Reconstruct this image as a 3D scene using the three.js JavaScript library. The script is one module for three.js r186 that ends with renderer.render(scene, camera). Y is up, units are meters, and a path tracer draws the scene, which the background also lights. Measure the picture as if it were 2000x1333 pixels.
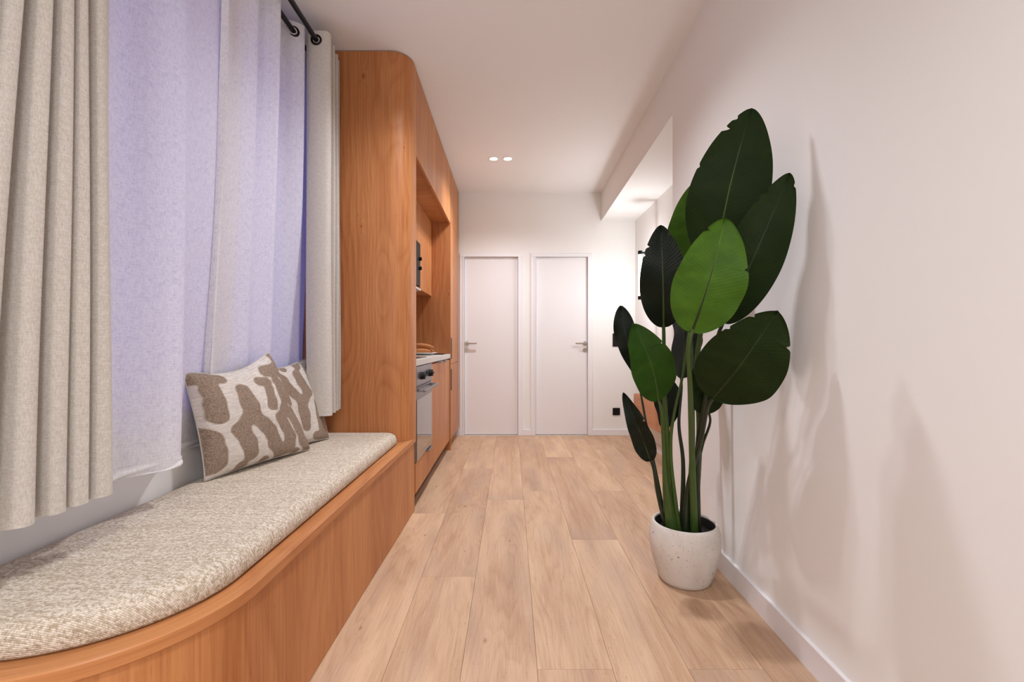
import * as THREE from 'three';
import { RoundedBoxGeometry } from 'three/addons/geometries/RoundedBoxGeometry.js';
import { mergeGeometries, mergeVertices, toCreasedNormals } from 'three/addons/utils/BufferGeometryUtils.js';

// ------------------------------------------------------------------ camera, sky, exposure
const scene = new THREE.Scene();
const CAM_H = 1.046, FOCAL = 900, VPX = 998, VPY = 672;          // focal length in pixels of the 2000 x 1333 frame
const camera = new THREE.PerspectiveCamera(2 * Math.atan(666.5 / FOCAL) * 180 / Math.PI, 2000 / 1333, 0.05, 60);
camera.position.set(0, CAM_H, 0);
camera.lookAt(0, CAM_H, -5);
camera.setViewOffset(2000, 1333, 1000 - VPX, 666.5 - VPY, 2000, 1333);
scene.add(camera);
scene.background = new THREE.Color().setRGB(0.30, 0.28, 0.98);   // blue hour outside the window
const renderer = new THREE.WebGLRenderer({ antialias: true });
renderer.toneMapping = THREE.LinearToneMapping;
renderer.toneMappingExposure = 0.86;
renderer.shadowMap.enabled = true;
const SPOT_CD = 5.4, SPOT_COLOR = new THREE.Color().setRGB(0.965, 0.985, 1.06);
const GLOBE_CD = 3.6, GLOBE_COLOR = new THREE.Color().setRGB(0.97, 0.985, 1.05);
const SCONCE_CD = 0.42, SCONCE_COLOR = new THREE.Color().setRGB(0.92, 0.96, 1);

// ------------------------------------------------------------------ small helpers
let seed = 12345;
const rnd = () => { seed = (seed * 1664525 + 1013904223) >>> 0; return seed / 4294967296; };
const clamp = (x, a, b) => Math.min(b, Math.max(a, x));
const lerp = (a, b, t) => a + (b - a) * t;
const sstep = (a, b, x) => { const t = clamp((x - a) / (b - a), 0, 1); return t * t * (3 - 2 * t); };
const V = (x, y, z) => new THREE.Vector3(x, y, z);
const PX = (px, py, d) => V((px - VPX) / FOCAL * d, CAM_H - (py - VPY) / FOCAL * d, -d);  // a point d metres ahead of the camera position

const used = {};
function numbered(n) { const k = used[n] = (used[n] ?? -1) + 1; return k ? `${n}_${String(k).padStart(3, '0')}` : n; }
function shade(o) { o.traverse((c) => { if (c.isMesh) { c.castShadow = true; c.receiveShadow = true; } }); return o; }
function mesh(name, geo, mat, parent) { const m = new THREE.Mesh(geo, mat); m.name = name; m.castShadow = m.receiveShadow = true; if (parent) parent.add(m); return m; }
function thing(name, label, category, pos = [0, 0, 0], group) {
  const g = new THREE.Group(); g.name = numbered(name); g.position.set(...pos); scene.add(g);
  g.userData = { label, category }; if (group) g.userData.group = group; return g;
}
function solo(name, label, category, geo, mat, group) {
  const m = mesh(numbered(name), geo, mat, scene); m.userData = { label, category }; if (group) m.userData.group = group; return m;
}
function struct(name, label, category, geo, mat) { const m = solo(name, label, category, geo, mat); m.userData.kind = 'structure'; return m; }

// uv in metres by the way each face points; grain = the axis that v follows
function triUV(geo, grain = 'y', su = 1, sv = 1, ou = 0, ov = 0) {
  const g = geo.index ? geo.toNonIndexed() : geo, p = g.attributes.position, uv = new Float32Array(p.count * 2);
  const a = V(), b = V(), c = V(), n = V();
  for (let i = 0; i < p.count; i += 3) {
    a.fromBufferAttribute(p, i); b.fromBufferAttribute(p, i + 1); c.fromBufferAttribute(p, i + 2);
    n.crossVectors(b.clone().sub(a), c.clone().sub(a));
    const ax = [Math.abs(n.x), Math.abs(n.y), Math.abs(n.z)], k = ax.indexOf(Math.max(...ax));
    const t = ['x', 'y', 'z'].filter((_, j) => j !== k);
    let v = t.includes(grain) ? grain : t[1]; const u = t[0] === v ? t[1] : t[0];
    [a, b, c].forEach((q, j) => { uv[(i + j) * 2] = q[u] / su + ou; uv[(i + j) * 2 + 1] = q[v] / sv + ov; });
  }
  g.setAttribute('uv', new THREE.BufferAttribute(uv, 2)); return g;
}
// box from plan limits: x0..x1, y0..y1, d0..d1 (d = metres ahead of the camera)
function bx(x0, x1, y0, y1, d0, d1, r = 0) {
  const w = x1 - x0, h = y1 - y0, l = d1 - d0;
  const g = r > 0 ? new RoundedBoxGeometry(w, h, l, 2, Math.min(r, w / 2.01, h / 2.01, l / 2.01)) : new THREE.BoxGeometry(w, h, l);
  g.translate((x0 + x1) / 2, (y0 + y1) / 2, -(d0 + d1) / 2); return g;
}
const plain = (gs) => mergeGeometries(gs.map((g) => { const n = g.index ? g.toNonIndexed() : g; for (const k of Object.keys(n.attributes)) if (!['position', 'normal', 'uv'].includes(k)) n.deleteAttribute(k); return n; }));
function cyl(r0, r1, from, to, seg = 20) {
  const d = to.clone().sub(from), g = new THREE.CylinderGeometry(r1, r0, d.length(), seg);
  g.applyQuaternion(new THREE.Quaternion().setFromUnitVectors(V(0, 1, 0), d.clone().normalize()));
  g.translate((from.x + to.x) / 2, (from.y + to.y) / 2, (from.z + to.z) / 2); return g;
}
// sweep a closed profile [outward, y] along a plan path [[x, d] ...]; uvMode 'vertical' (u along, v up) or 'along'
function sweep(path, profile, uvMode, su = 1, sv = 1) {
  const n = path.length, m = profile.length, pos = [], uv = [], idx = []; let len = 0; const frames = [];
  for (let i = 0; i < n; i++) {
    const a = path[Math.max(0, i - 1)], b = path[Math.min(n - 1, i + 1)]; let tx = b[0] - a[0], td = b[1] - a[1]; const l = Math.hypot(tx, td); tx /= l; td /= l;
    if (i) len += Math.hypot(path[i][0] - path[i - 1][0], path[i][1] - path[i - 1][1]);
    frames.push([path[i], [-td, tx], len]);
  }
  let cross = 0;
  for (let j = 0; j < m; j++) {
    const A = profile[j], B = profile[(j + 1) % m], c0 = cross; cross += Math.hypot(B[0] - A[0], B[1] - A[1]);
    for (let i = 0; i < n; i++) for (const [q, c] of [[A, c0], [B, cross]]) {
      const [p, nn, s] = frames[i]; pos.push(p[0] + nn[0] * q[0], q[1], -(p[1] + nn[1] * q[0]));
      if (uvMode === 'vertical') uv.push(s / su, q[1] / sv); else uv.push(c / su, s / sv);
    }
    const o = j * n * 2; for (let i = 0; i < n - 1; i++) { const k = o + i * 2; idx.push(k, k + 1, k + 2, k + 1, k + 3, k + 2); }
  }
  for (const e of [0, n - 1]) {
    const o = pos.length / 3; const [p, nn, s] = frames[e];
    for (const q of profile) { pos.push(p[0] + nn[0] * q[0], q[1], -(p[1] + nn[1] * q[0])); uv.push(q[0] / su, q[1] / sv); }
    for (let j = 1; j < m - 1; j++) e ? idx.push(o, o + j, o + j + 1) : idx.push(o, o + j + 1, o + j);
  }
  const g = new THREE.BufferGeometry(); g.setAttribute('position', new THREE.Float32BufferAttribute(pos, 3)); g.setAttribute('uv', new THREE.Float32BufferAttribute(uv, 2)); g.setIndex(idx);
  return toCreasedNormals(g, 0.55);
}
function arc(cx, cd, r, a0, a1, n) { const o = []; for (let i = 0; i <= n; i++) { const a = a0 + (a1 - a0) * i / n; o.push([cx + r * Math.cos(a), cd + r * Math.sin(a)]); } return o; }

// ------------------------------------------------------------------ textures (periodic value noise)
const HT = new Float32Array(65536); { let s = 777; for (let i = 0; i < 65536; i++) { s = (s * 1664525 + 1013904223) >>> 0; HT[i] = s / 4294967296; } }
const hsh = (x, y, s) => HT[(x * 73 + y * 9176 + s * 3571 + ((x * y) & 1023) * 31) & 65535];
function vn(x, y, px, py, s) {
  const xi = Math.floor(x), yi = Math.floor(y), fx = x - xi, fy = y - yi, ux = fx * fx * (3 - 2 * fx), uy = fy * fy * (3 - 2 * fy);
  const x0 = ((xi % px) + px) % px, x1 = (x0 + 1) % px, y0 = ((yi % py) + py) % py, y1 = (y0 + 1) % py;
  const a = hsh(x0, y0, s), b = hsh(x1, y0, s), c = hsh(x0, y1, s), d = hsh(x1, y1, s);
  return a + (b - a) * ux + (c - a) * uy + (a - b - c + d) * ux * uy;
}
function fbm(u, v, px, py, s, oct) { let a = 0, w = 0.5, t = 0; for (let i = 0; i < oct; i++) { a += w * vn(u * px, v * py, px, py, s + i); t += w; w *= 0.5; px *= 2; py *= 2; } return a / t; }
function tex(w, h, fn, srgb = true) {
  const d = new Uint8Array(w * h * 4);
  for (let y = 0; y < h; y++) for (let x = 0; x < w; x++) { const c = fn(x / w, y / h, x, y), i = (y * w + x) * 4; d[i] = clamp(c[0], 0, 255); d[i + 1] = clamp(c[1], 0, 255); d[i + 2] = clamp(c[2], 0, 255); d[i + 3] = 255; }
  const t = new THREE.DataTexture(d, w, h); t.wrapS = t.wrapT = THREE.RepeatWrapping; t.magFilter = THREE.LinearFilter; t.minFilter = THREE.LinearMipmapLinearFilter; t.generateMipmaps = true;
  if (srgb) t.colorSpace = THREE.SRGBColorSpace; t.needsUpdate = true; return t;
}
const mix3 = (a, b, t) => [lerp(a[0], b[0], t), lerp(a[1], b[1], t), lerp(a[2], b[2], t)];
// wood: growth rings are the contours of a slow field, plus stretched fibre noise, pores and knots
function woodTex(w, h, s, o) {
  const kn = o.knots ?? [];
  return tex(w, h, (u, v) => {
    let k = 0, kd = 0;
    for (const [ku, kv, r] of kn) { const du = (u - ku) * o.W, dv = (v - kv) * o.H; const q = (du * du) / (r * r) + (dv * dv) / (r * r * 5); k += Math.exp(-q * 0.35); kd += Math.exp(-q * 3.2); }
    const slow = fbm(u, v, o.sx, o.sy, s, 3);
    const ring = o.rings * u + slow * o.warp + k * o.knotWarp;
    let f = ring - Math.floor(ring); f = f < 0.72 ? f / 0.72 : (1 - f) / 0.28; f = f * f;
    const fib = vn(u * o.fx, v * o.fy, o.fx, o.fy, s + 11) * 0.6 + vn(u * o.fx * 2, v * o.fy * 2, o.fx * 2, o.fy * 2, s + 12) * 0.4;
    const tone = fbm(u, v, o.tx, o.ty, s + 21, 2);
    const pore = vn(u * o.fx * 1.5, v * o.fy * 4, Math.round(o.fx * 1.5), o.fy * 4, s + 31);
    let t = o.base + o.kr * f * (0.35 + tone) + o.kf * (fib - 0.5) + o.kt * (tone - 0.5) + (pore > 0.86 ? o.kp * (pore - 0.86) * 7 : 0);
    t = clamp(t + kd * 0.75, 0, 1.25);
    const c = mix3(o.light, o.dark, t), g = o.grey ? clamp((fbm(u, v, o.tx, o.ty, s + 41, 2) - 0.45) * 2.4, 0, 1) * o.grey : 0;
    return g ? mix3(c, o.greyc, g) : c;
  });
}
const cabW = { W: 1, H: 2.8, sx: 3, sy: 2, rings: 7, warp: 17, fx: 150, fy: 14, tx: 5, ty: 2, base: 0.22, kr: 0.2, kf: 0.42, kt: 0.60, kp: 0.2, knotWarp: 2.2, light: [202, 139, 88], dark: [146, 80, 41] };
const woodA = woodTex(1024, 2048, 5, { ...cabW, knots: [[0.56, 0.935, 0.012], [0.80, 0.79, 0.006], [0.55, 0.62, 0.008], [0.32, 0.45, 0.006], [0.9, 0.33, 0.007]] });
const woodB = woodTex(1024, 2048, 47, { ...cabW, rings: 9, warp: 12, knots: [[0.3, 0.17, 0.008], [0.7, 0.55, 0.009], [0.16, 0.76, 0.007], [0.83, 0.08, 0.006]] });
const floorTex = [0, 1, 2, 3, 4, 5].map((i) => woodTex(256, 1792, 100 + i * 17, {
  W: 0.243, H: 1.79, sx: 2, sy: [2, 1, 3, 2, 2, 1][i], rings: 3, warp: [9, 6, 12, 8, 10, 6][i], fx: 90, fy: 22, tx: 3, ty: 5, base: 0.20, kr: 0.16, kf: 0.36, kt: 0.5, kp: 0.4, knotWarp: 2.4,
  knots: [[[0.4, 0.3, 0.010]], [[0.7, 0.72, 0.007]], [[0.55, 0.5, 0.012], [0.3, 0.86, 0.006]], [], [[0.28, 0.18, 0.009], [0.62, 0.64, 0.008]], [[0.5, 0.9, 0.006]]][i],
  light: [216, 183, 150], dark: [156, 115, 85], grey: 0.5, greyc: [180, 152, 134]
}));
const wallBump = tex(256, 256, (u, v) => { const n = 128 + 90 * (fbm(u, v, 48, 48, 3, 3) - 0.5); return [n, n, n]; }, false);
// heathered tweed: yarn rows along u
const tweed = (u, v) => { const row = Math.floor(v * 120), yarn = 0.5 + 0.5 * Math.cos((v * 120 - row - 0.5) * 2 * Math.PI); const a = vn(u * 70 + hsh(row, 3, 9) * 70, row, 70, 120, 61), b = vn(u * 260, row, 260, 120, 62); return [yarn, a, b, hsh(row, 7, 5)]; };
const tweedMap = tex(1024, 1024, (u, v) => { const [y, a, b, r] = tweed(u, v); let t = 0.42 * a + 0.38 * b + 0.22 * (1 - y) + 0.12 * (r - 0.5); t = sstep(0.15, 0.95, t); return mix3([236, 226, 212], [168, 149, 124], t); });
const tweedBump = tex(1024, 1024, (u, v) => { const [y, a, b] = tweed(u, v); const n = 255 * (0.55 * y + 0.3 * b + 0.15 * a); return [n, n, n]; }, false);
// linen: crossed threads with slubs
const linen = (u, v, n) => { const cx = Math.floor(u * n), cy = Math.floor(v * n); const warp = vn(cx, v * n * 0.12, n, Math.round(n * 0.12), 71), weft = vn(u * n * 0.12, cy, Math.round(n * 0.12), n, 72); return [warp, weft, ((cx + cy) & 1)]; };
const linenMap = tex(512, 512, (u, v) => { const [a, b, c] = linen(u, v, 250); const t = clamp(0.5 * a + 0.5 * b, 0, 1); return mix3([218, 212, 204], [188, 180, 170], sstep(0.15, 0.95, t) * 0.85 + c * 0.1); });
const linenBump = tex(512, 512, (u, v) => { const [a, b, c] = linen(u, v, 250); const n = 90 + 80 * (a + b - 1) + 60 * c; return [n, n, n]; }, false);
const sheerMap = tex(512, 512, (u, v) => { const [a, b] = linen(u, v, 180); const t = sstep(0.35, 0.95, 0.5 * a + 0.5 * b + 0.25 * Math.max(0, a - 0.8) + 0.25 * Math.max(0, b - 0.8)); return mix3([244, 242, 243], [222, 220, 223], t); });
const sheerThrough = tex(512, 512, (u, v) => { const [a, b] = linen(u, v, 180); const n = 255 * clamp(0.55 + 0.45 * (a * 0.5 + b * 0.5), 0, 1); return [n, n, n]; }, false);
// pillow weave: taupe bouclé wishbones on a ribbed cream ground
const pillowStroke = (() => {            // strokes of the weave [half width, x, y, x, y ...] on a quad with these corners
  const q = [[90, 270], [880, 95], [1215, 1000], [270, 1270]], inv = (x, y) => { let u = 0.5, v = 0.5; for (let k = 0; k < 30; k++) { const f = (a, b) => [0, 1].map((i) => lerp(lerp(q[0][i], q[1][i], a), lerp(q[3][i], q[2][i], a), b)), p = f(u, v), pu = f(u + 1e-3, v), pv = f(u, v + 1e-3), a = (pu[0] - p[0]) / 1e-3, b = (pv[0] - p[0]) / 1e-3, c = (pu[1] - p[1]) / 1e-3, d = (pv[1] - p[1]) / 1e-3, D = a * d - b * c; u += (d * (x - p[0]) - b * (y - p[1])) / D; v += (a * (y - p[1]) - c * (x - p[0])) / D; } return [u, 1 - v]; };
  const raw = [[0.068, 210, 300, 212, 420, 245, 560, 262, 685], [0.05, 90, 330, 300, 300], [0.062, 440, 410, 480, 560, 505, 690], [0.06, 505, 690, 400, 815, 480, 950, 525, 1060], [0.06, 505, 690, 610, 790, 670, 850, 730, 960, 830, 1050, 905, 1000, 900, 900, 840, 790, 785, 715, 840, 640], [0.052, 840, 640, 850, 510, 830, 390, 785, 325], [0.055, 840, 640, 930, 660, 1010, 800, 1080, 930, 1150, 980], [0.058, 690, 420, 692, 590], [0.045, 600, 320, 680, 340], [0.052, 700, 232, 830, 235, 925, 300, 955, 430, 955, 540], [0.05, 870, 130, 905, 270], [0.085, 120, 850, 210, 920, 250, 1040, 262, 1130], [0.05, 480, 1170, 480, 1230], [0.045, 690, 1140, 700, 1200], [0.04, 1010, 1045, 1030, 1090], [0.05, 1090, 520, 1150, 700]];
  return raw.map((r) => { const p = []; for (let i = 1; i < r.length; i += 2) p.push(inv(r[i], r[i + 1])); return [r[0] * 1.1, p]; });
})();
function pillowField(u, v) {
  let best = 9; const wob = 0.03 * (vn(u * 9, v * 9, 9, 9, 81) - 0.5), x = u + wob, y = v - wob;
  for (const [w, p] of pillowStroke) for (let i = 0; i < p.length - 1; i++) { const [ax, ay] = p[i], dx = p[i + 1][0] - ax, dy = p[i + 1][1] - ay, t = clamp(((x - ax) * dx + (y - ay) * dy) / (dx * dx + dy * dy), 0, 1), h = Math.hypot(x - ax - dx * t, y - ay - dy * t) - w; const k = 0.03, m = Math.max(k - Math.abs(best - h), 0) / k; best = Math.min(best, h) - m * m * k * 0.25; }
  return best;
}
const pillowMap = tex(768, 768, (u, v) => {
  const t = sstep(0.008, -0.008, pillowField(u, v)), rib = 0.5 + 0.5 * Math.sin(v * 150 * Math.PI + 1.4 * vn(u * 30, v * 30, 30, 30, 91)), sp = vn(u * 260, v * 260, 260, 260, 92), st = vn(u * 24, v * 150, 24, 150, 93);
  const cream = mix3([232, 224, 216], [168, 158, 149], 0.75 * rib * st + 0.3 * sp), taupe = mix3([178, 158, 140], [116, 99, 86], sp);
  return mix3(cream, taupe, t);
});
const pillowBump = tex(768, 768, (u, v) => { const t = sstep(0.008, -0.008, pillowField(u, v)), rib = 0.5 + 0.5 * Math.sin(v * 150 * Math.PI), sp = vn(u * 260, v * 260, 260, 260, 92); const n = lerp(60 + 60 * rib, 130 + 125 * sp, t); return [n, n, n]; }, false);
const potMap = tex(1024, 512, (u, v) => {
  const n = fbm(u, v, 14, 8, 111, 4), sp = vn(u * 220, v * 110, 220, 110, 112), big = vn(u * 60, v * 30, 60, 30, 113);
  let c = mix3([226, 220, 212], [202, 194, 186], n); if (sp > 0.9) c = mix3(c, [104, 88, 76], clamp((sp - 0.9) * 9, 0, 0.8)); if (big > 0.965) c = mix3(c, [96, 76, 62], 0.8); return c;
});
const potBump = tex(1024, 512, (u, v) => { const sp = vn(u * 220, v * 110, 220, 110, 112); const n = 200 - (sp > 0.9 ? 900 * (sp - 0.9) : 0) + 60 * (fbm(u, v, 60, 30, 114, 3) - 0.5); return [n, n, n]; }, false);
const veinAt = (u, v) => { const q = (v * 1.0 - Math.abs(u - 0.5) * 0.28) * 34, f = q - Math.floor(q); return Math.exp(-Math.pow((f - 0.5) / 0.16, 2)); };
const leafBump = tex(256, 1024, (u, v) => { const n = 110 + 110 * veinAt(u, v) + 30 * (vn(u * 12, v * 220, 12, 220, 121) - 0.5); return [n, n, n]; }, false);
const leafTex = (base, vein, amt) => tex(256, 1024, (u, v) => { const n = fbm(u, v, 4, 12, 131, 3), c = mix3(base, [base[0] * 0.72, base[1] * 0.78, base[2] * 0.7], n); return mix3(c, vein, amt * veinAt(u, v) + Math.exp(-Math.pow((u - 0.5) / 0.012, 2)) * 0.5); });

// ------------------------------------------------------------------ materials
const std = (o) => new THREE.MeshStandardMaterial(o), phy = (o) => new THREE.MeshPhysicalMaterial(o);
const M = {
  wall: std({ color: 0xf1efec, roughness: 0.85, bumpMap: wallBump, bumpScale: 0.0002 }),
  ceiling: std({ color: 0xf3f1ef, roughness: 0.9 }),
  door: std({ color: 0xece9e9, roughness: 0.5 }),
  trim: std({ color: 0xefedee, roughness: 0.42 }),
  woodA: phy({ map: woodA, roughness: 0.42, specularIntensity: 0.6 }),
  woodB: phy({ map: woodB, roughness: 0.42, specularIntensity: 0.6 }),
  floors: floorTex.flatMap((t) => [[1, 1, 1], [0.92, 0.9, 0.9]].map((c) => phy({ map: t, roughness: 0.5, specularIntensity: 0.6, color: new THREE.Color().setRGB(...c) }))),
  sub: std({ color: 0x4a3a2e, roughness: 0.9 }),
  tweed: phy({ map: tweedMap, bumpMap: tweedBump, bumpScale: 0.0012, roughness: 0.95, specularIntensity: 0.2 }),
  drape: phy({ map: linenMap, bumpMap: linenBump, bumpScale: 0.0005, roughness: 0.95, specularIntensity: 0.15, side: THREE.DoubleSide }),
  sheer: phy({ map: sheerMap, roughness: 1, transmission: 0.42, transmissionMap: sheerThrough, thickness: 0, side: THREE.DoubleSide, specularIntensity: 0.1 }),
  sheerHem: phy({ map: sheerMap, roughness: 1, transmission: 0.2, thickness: 0, side: THREE.DoubleSide, specularIntensity: 0.1 }),
  pillow: phy({ map: pillowMap, bumpMap: pillowBump, bumpScale: 0.002, roughness: 0.95, specularIntensity: 0.2 }),
  blackMetal: std({ color: 0x17181a, roughness: 0.35, metalness: 0.6 }),
  bronze: std({ color: 0x2a211b, roughness: 0.32, metalness: 0.8 }),
  steel: std({ color: 0xb9b2aa, roughness: 0.28, metalness: 1 }),
  inox: std({ color: 0x8e8c90, roughness: 0.33, metalness: 0.9 }),
  brassStrip: std({ color: 0x5f5140, roughness: 0.4, metalness: 0.8 }),
  black: phy({ color: 0x0a0a0b, roughness: 0.45, specularIntensity: 0.5 }),
  blackGlass: phy({ color: 0x08080a, roughness: 0.18, specularIntensity: 0.6 }),
  ovenGlass: phy({ color: 0x2a2a2e, roughness: 0.05, metalness: 0.55, clearcoat: 1, clearcoatRoughness: 0.02 }),
  counter: std({ color: 0xcfc8c0, roughness: 0.4 }),
  plate: phy({ color: 0xf1eeea, roughness: 0.2 }),
  bread: std({ color: 0xb5713a, roughness: 0.7 }),
  plinth: std({ color: 0x5d3a24, roughness: 0.6 }),
  pot: phy({ map: potMap, bumpMap: potBump, bumpScale: 0.0015, roughness: 0.7, specularIntensity: 0.4 }),
  potIn: std({ color: 0x2a2523, roughness: 0.7 }),
  soil: std({ color: 0x17120f, roughness: 0.9 }),
  stemG: std({ color: 0x3d5620, roughness: 0.45 }),
  stemD: std({ color: 0x1e2b14, roughness: 0.45 }),
  leafBright: phy({ map: leafTex([74, 112, 26], [108, 142, 54], 0.10), bumpMap: leafBump, bumpScale: 0.0007, roughness: 0.5, specularIntensity: 0.35 }),
  leafMid: phy({ map: leafTex([46, 80, 14], [72, 108, 38], 0.10), bumpMap: leafBump, bumpScale: 0.0008, roughness: 0.5, specularIntensity: 0.3 }),
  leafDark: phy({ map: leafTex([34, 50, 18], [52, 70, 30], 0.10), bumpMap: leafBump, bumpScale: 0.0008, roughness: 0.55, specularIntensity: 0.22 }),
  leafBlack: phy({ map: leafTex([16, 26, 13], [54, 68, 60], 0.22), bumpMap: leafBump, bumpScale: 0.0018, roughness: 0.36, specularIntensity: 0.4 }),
  glass: phy({ color: 0xffffff, roughness: 0, transmission: 1, thickness: 0 }),
  glow: std({ color: 0xffffff, emissive: 0xfff1e4, emissiveIntensity: 5 }),
  globe: std({ color: 0xffffff, emissive: 0xfff4ea, emissiveIntensity: 3 }),
  tubeGlow: std({ color: 0xffffff, emissive: 0xf2f7ff, emissiveIntensity: 6 }),
};
const wood = (g, grain = 'y', mat = M.woodB) => { const ou = rnd(), ov = rnd() * 0.3; return [triUV(g, grain, 1, 2.8, ou, ov), mat]; };
function woodMesh(name, g, parent, grain = 'y', mat = M.woodB) { const [q, m] = wood(g, grain, mat); return mesh(name, q, m, parent); }

// ------------------------------------------------------------------ room shell
const H = CAM_H + 1.725, XL = -1.22, FAR = 5.263, NEAR = -2.6, JAMB = 2.82, LINTEL = CAM_H + 1.404, NICHE = 1.42;
const xr = (d) => 0.975 + 0.0169 * (d - 2);                     // the right wall runs slightly askew
function prism(plan, y0, y1) {                                  // plan [[x, d] ...] extruded upwards
  const s = new THREE.Shape(plan.map(([x, d]) => new THREE.Vector2(x, d)));
  const g = new THREE.ExtrudeGeometry(s, { depth: y1 - y0, bevelEnabled: false }); g.rotateX(-Math.PI / 2); g.translate(0, y0, 0); return g;
}
struct('ceiling', 'smooth off-white plaster ceiling over the corridor', 'ceiling', bx(-1.5, 1.8, H, H + 0.15, NEAR - 0.15, FAR + 0.2), M.ceiling);
struct('wall_right', 'long plain off-white wall on the right behind the potted plant', 'wall', mergeGeometries([
  prism([[xr(NEAR), NEAR], [1.65, NEAR], [1.65, JAMB], [xr(JAMB), JAMB]], 0, H),
  prism([[xr(JAMB), JAMB], [1.65, JAMB], [1.65, FAR], [xr(FAR), FAR]], LINTEL, H)]), M.wall);
struct('wall_niche', 'white side wall inside the recess behind the plant', 'wall', bx(NICHE, 1.65, 0, LINTEL, JAMB, FAR), M.wall);
const WIN = { d0: 1.0, d1: 2.685, y0: 0.8, y1: 2.5 };
struct('wall_left', 'off-white window wall behind the curtains and the bench', 'wall', mergeGeometries([
  bx(XL - 0.25, XL, 0, WIN.y0, NEAR, FAR), bx(XL - 0.25, XL, WIN.y1, H, NEAR, FAR), bx(XL - 0.25, XL, WIN.y0, WIN.y1, NEAR, WIN.d0), bx(XL - 0.25, XL, WIN.y0, WIN.y1, WIN.d1, FAR)]), M.wall);
struct('wall_back', 'plain off-white wall behind the camera', 'wall', bx(-1.47, 1.65, 0, H, NEAR - 0.15, NEAR), M.wall);
// far wall with two recessed door openings
const S = 171, fx = (px) => (px - VPX) / S;
const doors = [[fx(906.7), fx(1012)], [fx(1045.5), fx(1148)]], DOOR_H = 2.04;
{
  const sh = new THREE.Shape([[-1.47, 0], [1.65, 0], [1.65, H], [-1.47, H]].map((p) => new THREE.Vector2(...p)));
  for (const [a, b] of doors) sh.holes.push(new THREE.Path([[a, 0.0005], [b, 0.0005], [b, DOOR_H], [a, DOOR_H]].map((p) => new THREE.Vector2(...p))));
  const g = new THREE.ExtrudeGeometry(sh, { depth: 0.09, bevelEnabled: false }); g.translate(0, 0, -FAR - 0.09);
  struct('wall_far', 'off-white end wall holding the two white doors', 'wall', mergeGeometries([g.toNonIndexed(), bx(-1.47, 1.65, 0, H, FAR + 0.09, FAR + 0.2).toNonIndexed()]), M.wall);
}
doors.forEach(([a, b], i) => {
  const g = thing('door_' + (i + 1), i ? 'plain white interior door on the right with its lever on the right edge' : 'plain white interior door on the left with its lever on the left edge', 'door', [0, 0, 0]);
  g.userData.kind = 'structure';
  mesh('leaf', bx(a + 0.003, b - 0.003, 0.008, DOOR_H - 0.004, FAR + 0.014, FAR + 0.056, 0.002), M.door, g);
  const w = 0.05; // casing with a stepped moulding
  mesh('frame', plain([bx(a - w, a, 0, DOOR_H, FAR - 0.014, FAR, 0.004), bx(b, b + w, 0, DOOR_H, FAR - 0.014, FAR, 0.004), bx(a - w, b + w, DOOR_H, DOOR_H + w * 0.75, FAR - 0.014, FAR, 0.004),
    bx(a - 0.012, a + 0.001, 0, DOOR_H, FAR - 0.02, FAR + 0.012, 0.003), bx(b - 0.001, b + 0.012, 0, DOOR_H, FAR - 0.02, FAR + 0.012, 0.003), bx(a - 0.012, b + 0.012, DOOR_H - 0.001, DOOR_H + 0.012, FAR - 0.02, FAR + 0.012, 0.003)]), M.trim, g);
  const hx = i ? b - 0.03 : a + 0.03, s = i ? -1 : 1, hy = 1.05, z = -(FAR + 0.014);
  const hd = mesh('handle', plain([cyl(0.025, 0.025, V(hx, hy, z), V(hx, hy, z + 0.008), 28), cyl(0.009, 0.009, V(hx, hy, z), V(hx, hy, z + 0.05)), cyl(0.0095, 0.0085, V(hx - s * 0.008, hy, z + 0.048), V(hx + s * 0.115, hy + 0.002, z + 0.05))]), M.steel, g);
  mesh('lock_rose', plain([cyl(0.024, 0.024, V(hx, hy - 0.072, z), V(hx, hy - 0.072, z + 0.008), 28), bx(hx - 0.005, hx + 0.005, hy - 0.082, hy - 0.062, -z - 0.014, -z - 0.006, 0.002)]), M.steel, g);
});
// baseboards
struct('baseboard_right', 'white baseboard along the right wall beside the pot', 'baseboard', toCreasedNormals(prism([[xr(NEAR) - 0.014, NEAR], [xr(NEAR), NEAR], [xr(JAMB), JAMB], [xr(JAMB) - 0.014, JAMB]], 0, 0.088), 0.4), M.trim);
[[-0.595, doors[0][0] - 0.05], [doors[0][1] + 0.05, doors[1][0] - 0.05], [doors[1][1] + 0.05, NICHE]].forEach(([a, b], i) =>
  struct(['baseboard_far_left', 'baseboard_far_middle', 'baseboard_far_right'][i], ['sliver of white baseboard left of the left door', 'short white baseboard between the two doors', 'white baseboard right of the right door under the black socket'][i], 'baseboard', bx(a, b, 0, 0.07, FAR - 0.012, FAR, 0.003), M.trim));
struct('baseboard_niche', 'white baseboard inside the recess', 'baseboard', bx(NICHE - 0.012, NICHE, 0, 0.07, JAMB, FAR - 0.012, 0.003), M.trim);
struct('baseboard_left', 'white baseboard of the window wall before the bench', 'baseboard', bx(XL, XL + 0.012, 0, 0.088, NEAR, 0.765, 0.003), M.trim);

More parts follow.
